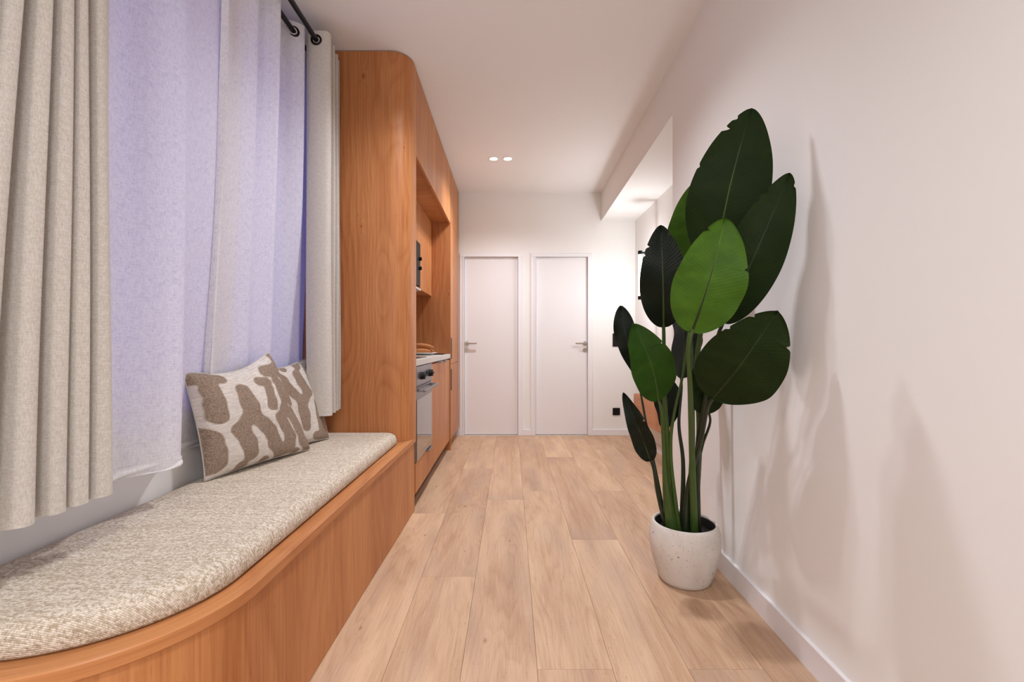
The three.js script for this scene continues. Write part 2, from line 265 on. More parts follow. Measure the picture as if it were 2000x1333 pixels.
// floor: subfloor slab and separate oak boards
{
  const fl = thing('floor', 'light oak plank floor running towards the doors', 'floor'); fl.userData.kind = 'structure';
  mesh('subfloor', bx(-1.47, 1.8, -0.15, -0.012, NEAR - 0.15, FAR + 0.2), M.sub, fl);
  const w = 0.243, L = 1.79, x0 = -0.402, off = [0.4, 1.15, 1.62, 0.75, 0.28, 1.30, 1.47, 0.67, 1.47, 0.9, 0.2, 1.1, 0.5];
  // first joint of each row, measured at the boards that show their ends
  const joint = { '-5': 0.9, '-4': 0.3, '-3': 1.2, '-2': 0.6, '-1': 1.05, 0: 2.07, 1: 3.09, 2: 3.27, 3: 2.46, 4: 3.27, 5: 2.75, 6: 1.9, 7: 1.2, 8: 0.4 };
  const geos = {}; let n = 0;
  for (let k = -4; k <= 7; k++) {
    const a = x0 + k * w, b = a + w; let j = joint[k]; while (j > NEAR) j -= L;
    for (; j < FAR + 0.02; j += L) {
      const d0 = Math.max(j, NEAR - 0.02), d1 = Math.min(j + L, FAR + 0.02); if (d1 - d0 < 0.02) continue;
      const gap = 0.0004, key = (d1 - d0).toFixed(3) + (n % 3);
      const g = bx(a + gap, b - gap, -0.012, 0, d0 + gap, d1 - gap, 0.0008);
      const p = g.attributes.position, uv = g.attributes.uv, fl_ = (n * 7) % 2;
      for (let i = 0; i < p.count; i++) { const uu = (p.getX(i) - a) / w, vv = (-p.getZ(i) - j) / L; uv.setXY(i, fl_ ? 1 - uu : uu, fl_ ? 1 - vv : vv); }
      mesh(n ? 'plank_' + String(n).padStart(3, '0') : 'plank', g, M.floors[(n * 5 + (k + 4) * 3) % M.floors.length], fl); n++;
    }
  }
}
// window behind the sheers
{
  const g = thing('window_1', 'white framed window behind the sheer curtains with blue dusk outside', 'window'); g.userData.kind = 'structure';
  const xo = XL - 0.16, xi = XL - 0.10, { d0, d1, y0, y1 } = WIN, mid = (d0 + d1) / 2;
  mesh('window_frame', plain([bx(xo, xi, y0, y0 + 0.06, d0, d1, 0.004), bx(xo, xi, y1 - 0.06, y1, d0, d1, 0.004), bx(xo, xi, y0, y1, d0, d0 + 0.06, 0.004), bx(xo, xi, y0, y1, d1 - 0.06, d1, 0.004), bx(xo, xi + 0.01, y0, y1, mid - 0.05, mid + 0.05, 0.004)]), M.trim, g);
  mesh('pane', bx(xo + 0.028, xo + 0.032, y0 + 0.06, y1 - 0.06, d0 + 0.06, mid - 0.05), M.glass, g);
  mesh('pane', bx(xo + 0.028, xo + 0.032, y0 + 0.06, y1 - 0.06, mid + 0.05, d1 - 0.06), M.glass, g);
  mesh('window_sill', bx(XL - 0.10, XL + 0.004, y0 - 0.002, y0 + 0.02, d0, d1, 0.004), M.trim, g);
}

// ------------------------------------------------------------------ lamps
function downlight(x, d, label) {
  const g = thing('recessed_spotlight', label, 'ceiling light', [x, H, -d], 'recessed ceiling spotlights');
  const ring = new THREE.LatheGeometry([[0.036, 0.004], [0.0375, -0.0035], [0.046, -0.0045], [0.0495, -0.001], [0.0495, 0.0005]].map((p) => new THREE.Vector2(...p)), 40);
  mesh('trim_ring', ring, M.trim, g);
  const disc = new THREE.CylinderGeometry(0.0365, 0.0365, 0.002, 36); disc.translate(0, -0.0015, 0); mesh('lens', disc, M.glow, g);
  const l = new THREE.SpotLight(SPOT_COLOR, SPOT_CD, 0, 1.22, 0.95, 2); l.position.set(0, -0.012, 0); l.target.position.set(0, -2, 0); l.castShadow = true; l.shadow.radius = 1.6; l.shadow.mapSize.set(1024, 1024); l.name = 'spot'; g.add(l); g.add(l.target);
}
const pairs = [[4.29, 'in front of the doors'], [2.2, 'above the potted plant'], [-0.25, 'just behind the camera']];
for (const [d, w] of pairs) { downlight(-0.162, d, `glowing round recessed ceiling spotlight ${w}, left of its pair`); downlight(-0.03, d, `glowing round recessed ceiling spotlight ${w}, right of its pair`); }
{ // tube sconce on the recess wall
  const d = 4.5, x = 1.262, y0 = CAM_H + 0.45, y1 = CAM_H + 0.89, g = thing('wall_sconce', 'lit vertical tube wall lamp with black end mounts in the recess', 'wall lamp', [NICHE, 0, -d]);
  mesh('tube', cyl(0.018, 0.018, V(x - NICHE, y0, 0), V(x - NICHE, y1, 0), 24), M.tubeGlow, g);
  for (const y of [y0, y1]) mesh('mount', plain([cyl(0.022, 0.022, V(x - NICHE, y - 0.018, 0), V(x - NICHE, y + 0.018, 0), 24), cyl(0.009, 0.009, V(x - NICHE, y, 0), V(-0.004, y, 0)), cyl(0.024, 0.024, V(-0.012, y, 0), V(0, y, 0), 24)]), M.blackMetal, g);
  for (const t of [0.2, 0.5, 0.8]) { const l = new THREE.PointLight(SCONCE_COLOR, SCONCE_CD, 0, 2); l.position.set(x - NICHE, lerp(y0, y1, t), 0); l.castShadow = true; l.shadow.radius = 0.8; l.name = 'tube_light'; g.add(l); }
}

{ // globe floor lamp in the living area behind the camera
  const g = thing('floor_lamp', 'white glass globe floor lamp standing behind the camera', 'floor lamp', [-0.15, 0, 1.9]);
  mesh('base', new THREE.LatheGeometry([[0, 0], [0.14, 0], [0.14, 0.012], [0.02, 0.02], [0, 0.02]].map((p) => new THREE.Vector2(...p)), 40), M.blackMetal, g);
  mesh('pole', cyl(0.01, 0.01, V(0, 0.018, 0), V(0, 1.40, 0)), M.blackMetal, g);
  const b = new THREE.SphereGeometry(0.16, 40, 24); b.translate(0, 1.55, 0); mesh('globe', b, M.globe, g);
  const l = new THREE.PointLight(GLOBE_COLOR, GLOBE_CD, 0, 2); l.position.set(0, 1.55, 0); l.castShadow = true; l.shadow.radius = 7; l.name = 'globe_light'; g.add(l);
}

// ------------------------------------------------------------------ kitchen run
const CF = -0.593, P0 = 2.704, SEAM = 2.885, COL = 4.52;        // cabinet front, end panel, first seam, tall column
{ // end panel with its rounded corner
  const r = 0.125, path = [[CF, SEAM - 0.002], ...arc(CF - r, P0 + r, r, 0, -Math.PI / 2, 16), [XL + 0.004, P0]];
  const g = sweep(path, [[0, 0.467], [0, H - 0.006], [-0.02, H - 0.006], [-0.02, 0.467]], 'vertical', 1, 2.8);
  const p = g.attributes.uv; for (let i = 0; i < p.count; i++) p.setX(i, 0.96 - p.getX(i));
  solo('end_panel', 'tall orange oak cabinet side panel with a rounded front corner beside the curtain', 'side panel', g, M.woodA);
}
const YU = CAM_H + 1.18, D1 = 3.455;
[[SEAM + 0.001, D1, 'upper oak cabinet beside the rounded end panel, above the oven'], [D1 + 0.001, COL - 0.001, 'upper oak cabinet next to the tall fridge column, above the counter niche']].forEach(([a, b, label]) => {
  const g = thing('upper_cabinet', label, 'cabinet', [0, 0, 0], 'upper cabinets under the ceiling');
  woodMesh('body', bx(XL + 0.004, CF - 0.021, YU + 0.012, H - 0.006, a, b, 0.001), g, 'x');
  woodMesh('door', bx(CF - 0.02, CF, YU, H - 0.008, a + 0.005, b - 0.005, 0.0015), g);
});
const XW = -0.78, YW = CAM_H + 0.472, YM = CAM_H + 0.855, DM = 3.965;
{ // wall unit with microwave, wall unit with door
  const g = thing('wall_cabinet', 'oak wall cabinet around the black microwave inside the niche', 'cabinet', [0, 0, 0], 'wall cabinets inside the niche');
  woodMesh('body', plain([bx(XL + 0.004, XW - 0.02, YM, YU + 0.01, SEAM + 0.002, DM - 0.001), bx(XL + 0.004, XW - 0.02, YW, YW + 0.014, SEAM + 0.002, DM - 0.001), bx(XL + 0.004, XW - 0.02, YW + 0.014, YM, SEAM + 0.002, DM - 0.64), bx(XL + 0.004, XW - 0.02, YW + 0.014, YM, DM - 0.02, DM - 0.001)]), g);
  woodMesh('door', bx(XW - 0.019, XW, YM + 0.002, YU + 0.01, SEAM + 0.004, DM - 0.002, 0.0015), g);
  const g2 = thing('wall_cabinet', 'oak wall cabinet right of the black microwave inside the niche', 'cabinet', [0, 0, 0], 'wall cabinets inside the niche');
  woodMesh('body', bx(XL + 0.004, XW - 0.02, YW, YU + 0.01, DM, COL - 0.001), g2);
  woodMesh('door', bx(XW - 0.019, XW, YW - 0.004, YU + 0.01, DM + 0.001, COL - 0.002, 0.0015), g2);
  const m = thing('microwave', 'black built-in microwave peeking past the end panel', 'microwave', [0, 0, 0]);
  mesh('body', bx(XL + 0.05, XW - 0.012, YW + 0.015, YM - 0.001, DM - 0.635, DM - 0.022, 0.003), M.black, m);
  mesh('door', bx(XW - 0.012, XW + 0.004, YW + 0.016, YM - 0.002, DM - 0.634, DM - 0.023, 0.004), M.black, m);
  for (const y of [CAM_H + 0.64, CAM_H + 0.72]) mesh('knob', cyl(0.017, 0.015, V(XW + 0.004, y, -DM + 0.06), V(XW + 0.024, y, -DM + 0.06), 20), M.black, m);
  const h = thing('cooker_hood', 'slim pale cooker hood under the microwave', 'cooker hood', [0, 0, 0]);
  mesh('body', bx(XL + 0.02, XW - 0.03, YW - 0.03, YW - 0.001, SEAM + 0.1, DM - 0.03, 0.004), M.inox, h);
  mesh('front_lip', bx(XW - 0.03, XW + 0.012, YW - 0.022, YW - 0.004, SEAM + 0.1, DM - 0.03, 0.004), M.counter, h);
}
solo('splashback', 'oak backing panel at the rear of the counter niche', 'splashback', wood(bx(XL + 0.002, XL + 0.014, CAM_H - 0.105, YW - 0.035, SEAM + 0.002, COL - 0.002))[0], M.woodB);
const CT = CAM_H - 0.1, CB = CAM_H - 0.142;
solo('countertop', 'pale grey kitchen countertop over the oven', 'countertop', bx(XL + 0.002, CF - 0.001, CB, CT, SEAM + 0.002, COL - 0.002, 0.004), M.counter);
{ // oven
  const o = thing('oven', 'built-in steel and dark glass oven below the countertop', 'oven', [0, 0, 0]), a = SEAM + 0.004, b = D1 - 0.006, y0 = 0.30, y1 = CB - 0.004, yc = y1 - 0.125;
  mesh('body', bx(XL + 0.1, CF - 0.022, y0 + 0.01, y1 - 0.004, a + 0.02, b - 0.02), M.black, o);
  mesh('control_panel', bx(CF - 0.022, CF + 0.002, yc, y1, a, b, 0.003), M.inox, o);
  for (const d of [3.03, 3.33]) mesh('knob', plain([cyl(0.026, 0.023, V(CF + 0.002, yc + 0.062, -d), V(CF + 0.03, yc + 0.062, -d), 24), bx(CF + 0.026, CF + 0.038, yc + 0.058, yc + 0.066, d - 0.02, d + 0.02, 0.002)]), M.black, o);
  mesh('display', bx(CF + 0.001, CF + 0.004, yc + 0.04, yc + 0.085, 3.12, 3.24, 0.001), M.blackGlass, o);
  const dr = mesh('oven_door', bx(CF - 0.022, CF, y0, yc - 0.004, a, b, 0.003), M.inox, o);
  mesh('glass', bx(CF - 0.001, CF + 0.003, y0 + 0.004, yc - 0.085, a + 0.003, b - 0.012, 0.001), M.ovenGlass, dr);
  mesh('handle', plain([bx(CF + 0.038, CF + 0.056, yc - 0.035, yc - 0.017, a + 0.03, b - 0.02, 0.006), bx(CF, CF + 0.042, yc - 0.036, yc - 0.016, a + 0.05, a + 0.07, 0.004), bx(CF, CF + 0.042, yc - 0.036, yc - 0.016, b - 0.06, b - 0.04, 0.004)]), M.inox, dr);
}
const tab = (parent, d, y, w = 0.08) => mesh('pull_tab', bx(CF - 0.012, CF + 0.018, y - 0.003, y + 0.006, d - w / 2, d + w / 2, 0.002), M.inox, parent);
{ const g = thing('base_cabinet', 'oak drawer unit below the oven with a metal pull tab', 'cabinet', [0, 0, 0], 'base cabinets under the countertop');
  woodMesh('body', bx(XL + 0.1, CF - 0.032, 0.108, 0.292, SEAM + 0.002, D1 - 0.002), g);
  const dr = woodMesh('drawer_front', bx(CF - 0.03, CF - 0.004, 0.105, 0.294, SEAM + 0.002, D1 - 0.004, 0.0015), g); tab(dr, 3.32, 0.2905, 0.14); }
const D2 = (D1 + COL) / 2;
[[D1, D2, 'oak base cabinet door directly right of the oven', 3.86], [D2, COL - 0.02, 'oak base cabinet door against the tall fridge column', 4.15]].forEach(([a, b, label, t]) => {
  const g = thing('base_cabinet', label, 'cabinet', [0, 0, 0], 'base cabinets under the countertop');
  woodMesh('body', bx(XL + 0.1, CF - 0.032, 0.108, CB - 0.002, a + 0.001, b - 0.001), g);
  const dr = woodMesh('door', bx(CF - 0.03, CF - 0.008, 0.105, CB - 0.012, a + 0.0015, b - 0.0015, 0.0015), g); tab(dr, t, CB - 0.010, 0.12);
});
solo('plinth', 'dark recessed wooden plinth under the base cabinets', 'plinth', bx(CF - 0.075, CF - 0.058, 0.0, 0.104, SEAM + 0.002, COL - 0.002), M.plinth);
{ // tall column
  const g = thing('tall_cabinet', 'tall oak fridge column at the end of the kitchen run', 'cabinet', [0, 0, 0]), b = 5.235;
  woodMesh('body', plain([bx(XL + 0.004, CF - 0.022, 0.09, H - 0.006, COL + 0.02, b), bx(XL + 0.004, CF + 0.001, 0.0, H - 0.006, COL, COL + 0.019, 0.001), bx(CF - 0.07, CF - 0.05, 0, 0.09, COL + 0.019, b)]), g);
  const ys = CAM_H - 0.2;
  [[0.10, ys - 0.002, ys - 0.26, ys - 0.05], [ys + 0.002, YU + 0.02, ys + 0.05, ys + 0.26], [YU + 0.023, H - 0.008]].forEach(([y0, y1, h0, h1]) => {
    const dr = woodMesh('door', bx(CF - 0.02, CF, y0, y1, COL + 0.021, b, 0.0015), g);
    if (h0) mesh('handle', bx(CF - 0.004, CF + 0.006, h0, h1, COL + 0.024, COL + 0.085, 0.002), M.brassStrip, dr);
  });
}
// things on the counter
solo('hob', 'black glass hob set into the countertop above the oven', 'hob', bx(-1.13, -0.625, CT, CT + 0.006, 2.92, 3.42, 0.002), M.blackGlass);
solo('serving_board', 'thin black board lying on the countertop past the bread plate', 'board', bx(-0.90, -0.625, CT, CT + 0.008, 4.24, 4.44, 0.003), M.black);
{
  const p = new THREE.LatheGeometry([[0, 0.002], [0.05, 0], [0.056, 0.0], [0.075, 0.008], [0.112, 0.020], [0.115, 0.0225], [0.111, 0.0235], [0.074, 0.012], [0.05, 0.006], [0, 0.006]].map((q) => new THREE.Vector2(...q)), 48);
  const px = -0.765, pd = 4.05; p.translate(px, CT, -pd); solo('plate', 'round white plate holding bread rolls on the countertop', 'plate', p, M.plate);
  const roll = (x, y, d, len, r, turn, tilt, label) => {
    const g = new THREE.SphereGeometry(1, 32, 20), q = g.attributes.position;
    for (let i = 0; i < q.count; i++) { const t = q.getX(i), wv = 1 + 0.06 * Math.sin(t * 16); q.setXYZ(i, t * len, q.getY(i) * r * wv * (1 - 0.12 * t * t), q.getZ(i) * r * wv + 0.012 * t * t); }
    g.computeVertexNormals(); const m = solo('bread_roll', label, 'bread', g, M.bread, 'bread rolls on the plate'); m.position.set(x, CT + y, -d); m.rotation.set(0, turn, tilt);
  };
  roll(px - 0.01, 0.036, pd - 0.042, 0.075, 0.023, 0.3, 0, 'golden bread roll at the front of the white plate');
  roll(px + 0.012, 0.036, pd + 0.035, 0.08, 0.024, -0.2, 0, 'golden bread roll at the back of the white plate');
  roll(px + 0.005, 0.08, pd - 0.005, 0.085, 0.022, 0.15, -0.16, 'long golden bread roll lying across the two others');
}

// ------------------------------------------------------------------ window bench
{
  const g = thing('window_bench', 'curved oak storage bench under the window with a rounded end', 'bench', [0, 0, 0]);
  const R = 0.365, cx = -0.618 - R, path = [[-0.594, SEAM - 0.004], [-0.601, 2.4], [-0.608, 1.9], [-0.614, 1.4], ...arc(cx, 1.14, R, 0, -Math.PI / 2, 28), [XL + 0.002, 0.775]];
  const inner = (o) => path;
  const f = sweep(path, [[-0.009, 0.003], [-0.009, 0.434], [-0.03, 0.434], [-0.03, 0.003]], 'vertical', 1, 2.8);
  mesh('front_panel', f, M.woodB, g);
  const rail = sweep(path.map(([x, d], i) => i ? [x, d] : [x, SEAM - 0.004]), [[-0.002, 0.434], [0, 0.437], [0, 0.463], [-0.003, 0.466], [-0.085, 0.466], [-0.085, 0.434]], 'along', 1, 2.8);
  mesh('top_rail', rail, M.woodB, g);
  const seat = prism([[-0.69, 2.88], [-0.70, 1.14], ...arc(cx, 1.14, R - 0.087, 0, -Math.PI / 2, 20), [XL + 0.002, 0.862], [XL + 0.002, 2.88]], 0.434, 0.464);
  mesh('seat_board', triUV(seat, 'z', 1, 2.8), M.woodB, g);
}
{ // seat cushion
  const C = [[XL + 0.006, P0 - 0.006, 0.06], [-0.653, P0 - 0.006, 0.07], [-0.668, 0.826, 0.315], [XL + 0.006, 0.826, 0.06]], out = [];
  for (let i = 0; i < 4; i++) { // rounded outline
    const [x, d, r] = C[i], A = C[(i + 3) % 4], B = C[(i + 1) % 4], u = new THREE.Vector2(A[0] - x, A[1] - d).normalize(), v = new THREE.Vector2(B[0] - x, B[1] - d).normalize();
    const n = 14, cxy = new THREE.Vector2(x, d).addScaledVector(u, r).addScaledVector(v, r);
    for (let k = 0; k <= n; k++) { const a = k / n * Math.PI / 2; out.push([cxy.x - v.x * r * Math.cos(a) - u.x * r * Math.sin(a), cxy.y - v.y * r * Math.cos(a) - u.y * r * Math.sin(a)]); }
    const e = out[out.length - 1], s2 = [B[0] - v.x * B[2] , B[1] - v.y * B[2]]; for (let k = 1; k < 24; k++) out.push([lerp(e[0], s2[0], k / 24), lerp(e[1], s2[1], k / 24)]);
  }
  const n = out.length, nor = out.map((_, i) => { const a = out[(i + n - 1) % n], b = out[(i + 1) % n]; const t = new THREE.Vector2(b[0] - a[0], b[1] - a[1]).normalize(); return [-t.y, t.x]; });
  if (nor[n - 20][0] * 0 + nor[14 + 10][1] < 0) nor.forEach((q) => { q[0] *= -1; q[1] *= -1; });
  const rings = [[0.03, 0.4665], [0.008, 0.468], [0.001, 0.476], [0, 0.492], [0.003, 0.507], [0.010, 0.519], [0.021, 0.527], [0.035, 0.532], [0.05, 0.5345]], pos = [], uv = [], idx = []; let arcl = 0;
  rings.forEach(([ins, y], k) => { if (k) arcl += Math.hypot(ins - rings[k - 1][0], y - rings[k - 1][1]); const ext = 0.115 - arcl; // how far the cloth runs down past the top
    out.forEach(([x, d], i) => { const X = x - nor[i][0] * ins, D = d - nor[i][1] * ins; pos.push(X, y, -D); const ex = x - nor[i][0] * 0.05 + nor[i][0] * ext, ed = d - nor[i][1] * 0.05 + nor[i][1] * ext; uv.push(ex / 0.42, ed / 0.42); }); });
  for (let k = 0; k < rings.length - 1; k++) for (let i = 0; i < n; i++) { const a = k * n + i, b = k * n + (i + 1) % n; idx.push(a, a + n, b, b, a + n, b + n); }
  const nrmv = []; rings.forEach((_, k) => { const a = rings[Math.max(0, k - 1)], b = rings[Math.min(rings.length - 1, k + 1)], ti = b[0] - a[0], ty = b[1] - a[1], l = Math.hypot(ti, ty), up = k === rings.length - 1 ? 1 : ti / l, o = k === rings.length - 1 ? 0 : ty / l; nor.forEach((q) => nrmv.push(q[0] * o, up, -q[1] * o)); });
  const last = (rings.length - 1) * n, flat = (k) => out.map((_, i) => new THREE.Vector2(pos[(k + i) * 3], pos[(k + i) * 3 + 2]));
  const fill = (k, up) => { for (const t of THREE.ShapeUtils.triangulateShape(flat(k), [])) { const [a, b, c] = t.map((q) => [pos[(k + q) * 3], pos[(k + q) * 3 + 2]]), cw = (b[0] - a[0]) * (c[1] - a[1]) - (b[1] - a[1]) * (c[0] - a[0]); (cw < 0) === up ? idx.push(k + t[0], k + t[1], k + t[2]) : idx.push(k + t[2], k + t[1], k + t[0]); } };
  fill(last, true); fill(0, false);
  const g = new THREE.BufferGeometry(); g.setAttribute('position', new THREE.Float32BufferAttribute(pos, 3)); g.setAttribute('normal', new THREE.Float32BufferAttribute(nrmv, 3)); g.setAttribute('uv', new THREE.Float32BufferAttribute(uv, 2)); g.setIndex(idx);
  solo('seat_cushion', 'long beige tweed seat cushion on the window bench', 'cushion', g, M.tweed);
}
// throw pillows: a soft square between four corners (top left, top right, bottom right, bottom left as seen from the room)
function pillow(label, c, front, back, uo, vo, crease) {
  const N = 40, [tl, tr, br, bl] = c.map((q) => V(q[0], q[1], -q[2])), nrm = tr.clone().sub(tl).cross(bl.clone().sub(tl)).normalize(); if (nrm.x < 0) nrm.negate();
  const pos = [], uv = [], idx = [], P = V();
  for (const side of [1, -1]) for (let j = 0; j <= N; j++) for (let i = 0; i <= N; i++) {
    const a = i / N, b = j / N, u = a * 2 - 1, v = b * 2 - 1, eu = 1 - u * u, ev = 1 - v * v;
    const pa = 0.5 + 0.5 * u * (1 - 0.055 * ev), pb = 0.5 + 0.5 * v * (1 - (v < 0 ? 0.19 * Math.pow(eu, 1.5) : 0.045 * eu));
    P.copy(tl).lerp(tr, pa).lerp(bl.clone().lerp(br, pa), pb);
    const bulge = Math.pow(Math.max(0, eu), 0.5) * Math.pow(Math.max(0, ev), 0.5) * 0.8 + 0.2 * Math.pow(eu * ev, 0.22), wr = 1 + 0.10 * (fbm(a * 0.9, b * 0.9, 4, 4, 140 + crease, 3) - 0.5) * 2;
    P.addScaledVector(nrm, side * (side > 0 ? front : back) * bulge * wr); if (P.y < 0.5355) P.y = 0.5355 + (0.5355 - P.y) * 0.05;
    pos.push(P.x, P.y, P.z); uv.push(uo < 0 ? 1 - a : a, uo < 0 ? b : 1 - b);
  }
  const W = N + 1; for (let s = 0; s < 2; s++) for (let j = 0; j < N; j++) for (let i = 0; i < N; i++) { const k = s * W * W + j * W + i; s ? idx.push(k, k + 1, k + W, k + 1, k + W + 1, k + W) : idx.push(k, k + W, k + 1, k + 1, k + W, k + W + 1); }
  const g = new THREE.BufferGeometry(); g.setAttribute('position', new THREE.Float32BufferAttribute(pos, 3)); g.setAttribute('uv', new THREE.Float32BufferAttribute(uv, 2)); g.setIndex(idx); g.computeVertexNormals();
  const m = thing('throw_pillow', label, 'pillow', [0, 0, 0], 'patterned throw pillows on the bench'); mesh('cover', g, M.pillow, m);
  const loop = []; for (const [a0, b0, a1, b1] of [[0, 0, 1, 0], [1, 0, 1, 1], [1, 1, 0, 1], [0, 1, 0, 0]]) for (let k = 0; k < N; k++) { const t = k / N, i = Math.round(lerp(a0, a1, t) * N), j = Math.round(lerp(b0, b1, t) * N), q = (j * W + i) * 3; loop.push(V(pos[q], pos[q + 1] + 0.0005, pos[q + 2])); }
  mesh('seam_piping', new THREE.TubeGeometry(new THREE.CatmullRomCurve3(loop, true, 'catmullrom', 0.2), 220, 0.0028, 6, true), M.drape, m);
}
pillow('patterned taupe and cream pillow in front, nearer the camera', [[-1.185, 0.94, 1.66], [-1.125, 1.003, 2.14], [-0.965, 0.538, 2.22], [-1.132, 0.538, 1.705]], 0.08, 0.028, 1, 0, 0);
pillow('patterned taupe and cream pillow behind, next to the drape', [[-1.205, 0.965, 1.965], [-1.125, 0.962, 2.535], [-0.975, 0.538, 2.48], [-1.13, 0.538, 2.02]], 0.055, 0.02, -1, 0, 1);

// ------------------------------------------------------------------ curtains
// a cloth between two plan paths (top and bottom hem), sampled along the cloth
function cloth(top, bot, y0, y1, su, ease = 1) {
  const c0 = new THREE.CatmullRomCurve3(top.map(([d, x]) => V(x, 0, -d)), false, 'centripetal'), c1 = new THREE.CatmullRomCurve3(bot.map(([d, x]) => V(x, 0, -d)), false, 'centripetal');
  const N = top.length * 14, Mv = 36, pos = [], uv = [], idx = []; let s = 0, prev = null;
  for (let i = 0; i <= N; i++) {
    const a = c0.getPoint(i / N), b = c1.getPoint(i / N); if (prev) s += a.distanceTo(prev); prev = a;
    for (let j = 0; j <= Mv; j++) { const t = j / Mv, e = Math.pow(t, ease), sway = 0.004 * Math.sin(i * 0.13 + t * 7) * t; pos.push(lerp(a.x, b.x, e) + sway, lerp(y1, y0, t), lerp(a.z, b.z, e)); uv.push(s / su, lerp(y1, y0, t) / su); }
  }
  for (let i = 0; i < N; i++) for (let j = 0; j < Mv; j++) { const k = i * (Mv + 1) + j; idx.push(k, k + 1, k + Mv + 1, k + 1, k + Mv + 2, k + Mv + 1); }
  const g = new THREE.BufferGeometry(); g.setAttribute('position', new THREE.Float32BufferAttribute(pos, 3)); g.setAttribute('uv', new THREE.Float32BufferAttribute(uv, 2)); g.setIndex(idx); g.computeVertexNormals(); return g;
}
const ROD_Y = CAM_H + 1.6, ROD_F = -1.024, ROD_B = -1.113, HEM = CAM_H - 0.38, TOPC = ROD_Y + 0.05;
function eyelet(parent, x, d, nx, nd) {  // ring facing (nx, nd) in plan
  const g = new THREE.TorusGeometry(0.0235, 0.006, 12, 32), l = Math.hypot(nx, nd); g.lookAt(V(nx / l, 0, -nd / l)); g.translate(x, ROD_Y, -d); mesh('eyelet', g, M.bronze, parent);
}
const rodParts = (g, x, y, d0, d1) => { mesh('pole', cyl(0.0125, 0.0125, V(x, y, -d0), V(x, y, -d1), 24), M.blackMetal, g); for (const [d, s] of [[d0, -1], [d1, 1]]) mesh('end_cap', cyl(0.017, 0.017, V(x, y, -d), V(x, y, -d - s * 0.02), 24), M.blackMetal, g);
  for (const d of [d0 + 0.06]) mesh('bracket', plain([cyl(0.006, 0.006, V(XL, y - 0.03, -d), V(x, y - 0.015, -d)), cyl(0.018, 0.018, V(XL, y - 0.03, -d), V(XL + 0.008, y - 0.03, -d))]), M.blackMetal, g); };
rodParts(thing('curtain_rod', 'black front curtain rod carrying the beige drapes', 'curtain rod'), ROD_F, ROD_Y, 0.3, 2.675);
rodParts(thing('curtain_rod', 'black rear curtain rod carrying the sheer curtains', 'curtain rod'), ROD_B, ROD_Y, 0.3, 2.60);
{ // near drape: folds spread towards the hem
  const topC = [1.133, 1.088, 1.063, 1.034, 1.008, 0.965, 0.92, 0.87, 0.82, 0.77], botC = [1.145, 1.088, 1.034, 0.962, 0.868, 0.785, 0.705, 0.635, 0.575, 0.52], top = [[1.190, -1.040]], bot = [[1.199, -1.046]];
  topC.forEach((d, i) => { const e = botC[i]; top.push([d + 0.006, -1.004], [d - 0.006, -1.006]); bot.push([e + 0.014, -1.008], [e - 0.014, -1.014]); if (i < 9) { const m = (d + topC[i + 1]) / 2, q = (botC[i] + botC[i + 1]) / 2; top.push([m + 0.004, -1.066], [m, -1.068]); bot.push([q + 0.006, -1.080], [q - 0.001, -1.082]); } });
  const g = thing('drape_curtain', 'beige linen drape hanging at the left edge, nearest the camera', 'curtain', [0, 0, 0], 'beige linen drapes');
  mesh('fabric', cloth(top, bot, HEM, TOPC, 0.17), M.drape, g);
  for (let i = 0; i < 9; i++) eyelet(g, ROD_F, (topC[i] + topC[i + 1]) / 2 + 0.025, 0.5, -1);
}
{ // far drape: gathered in a tight stack against the end panel
  const top = [[2.450, -1.088], [2.432, -1.060], [2.424, -1.015], [2.434, -0.968], [2.462, -0.960], [2.480, -1.02], [2.490, -1.085], [2.510, -1.085], [2.530, -1.02], [2.545, -0.976], [2.558, -0.978], [2.572, -1.04], [2.585, -1.085], [2.600, -1.08], [2.612, -1.03], [2.624, -0.988], [2.636, -0.99], [2.646, -1.04], [2.655, -1.08], [2.668, -1.07], [2.676, -1.02], [2.682, -0.998]];
  const bot = top.map(([d, x], i) => [d - 0.012 * (1 - i / 21), x + 0.006]);
  const g = thing('drape_curtain', 'beige linen drape gathered against the oak end panel', 'curtain', [0, 0, 0], 'beige linen drapes');
  mesh('fabric', cloth(top, bot, HEM, TOPC, 0.17), M.drape, g);
  eyelet(g, ROD_F, 2.423, 0.12, -1); eyelet(g, ROD_F, 2.481, 0.4, -1); eyelet(g, ROD_F, 2.53, 0.4, 1); eyelet(g, ROD_F, 2.57, 0.4, -1); eyelet(g, ROD_F, 2.613, 0.4, 1);
}
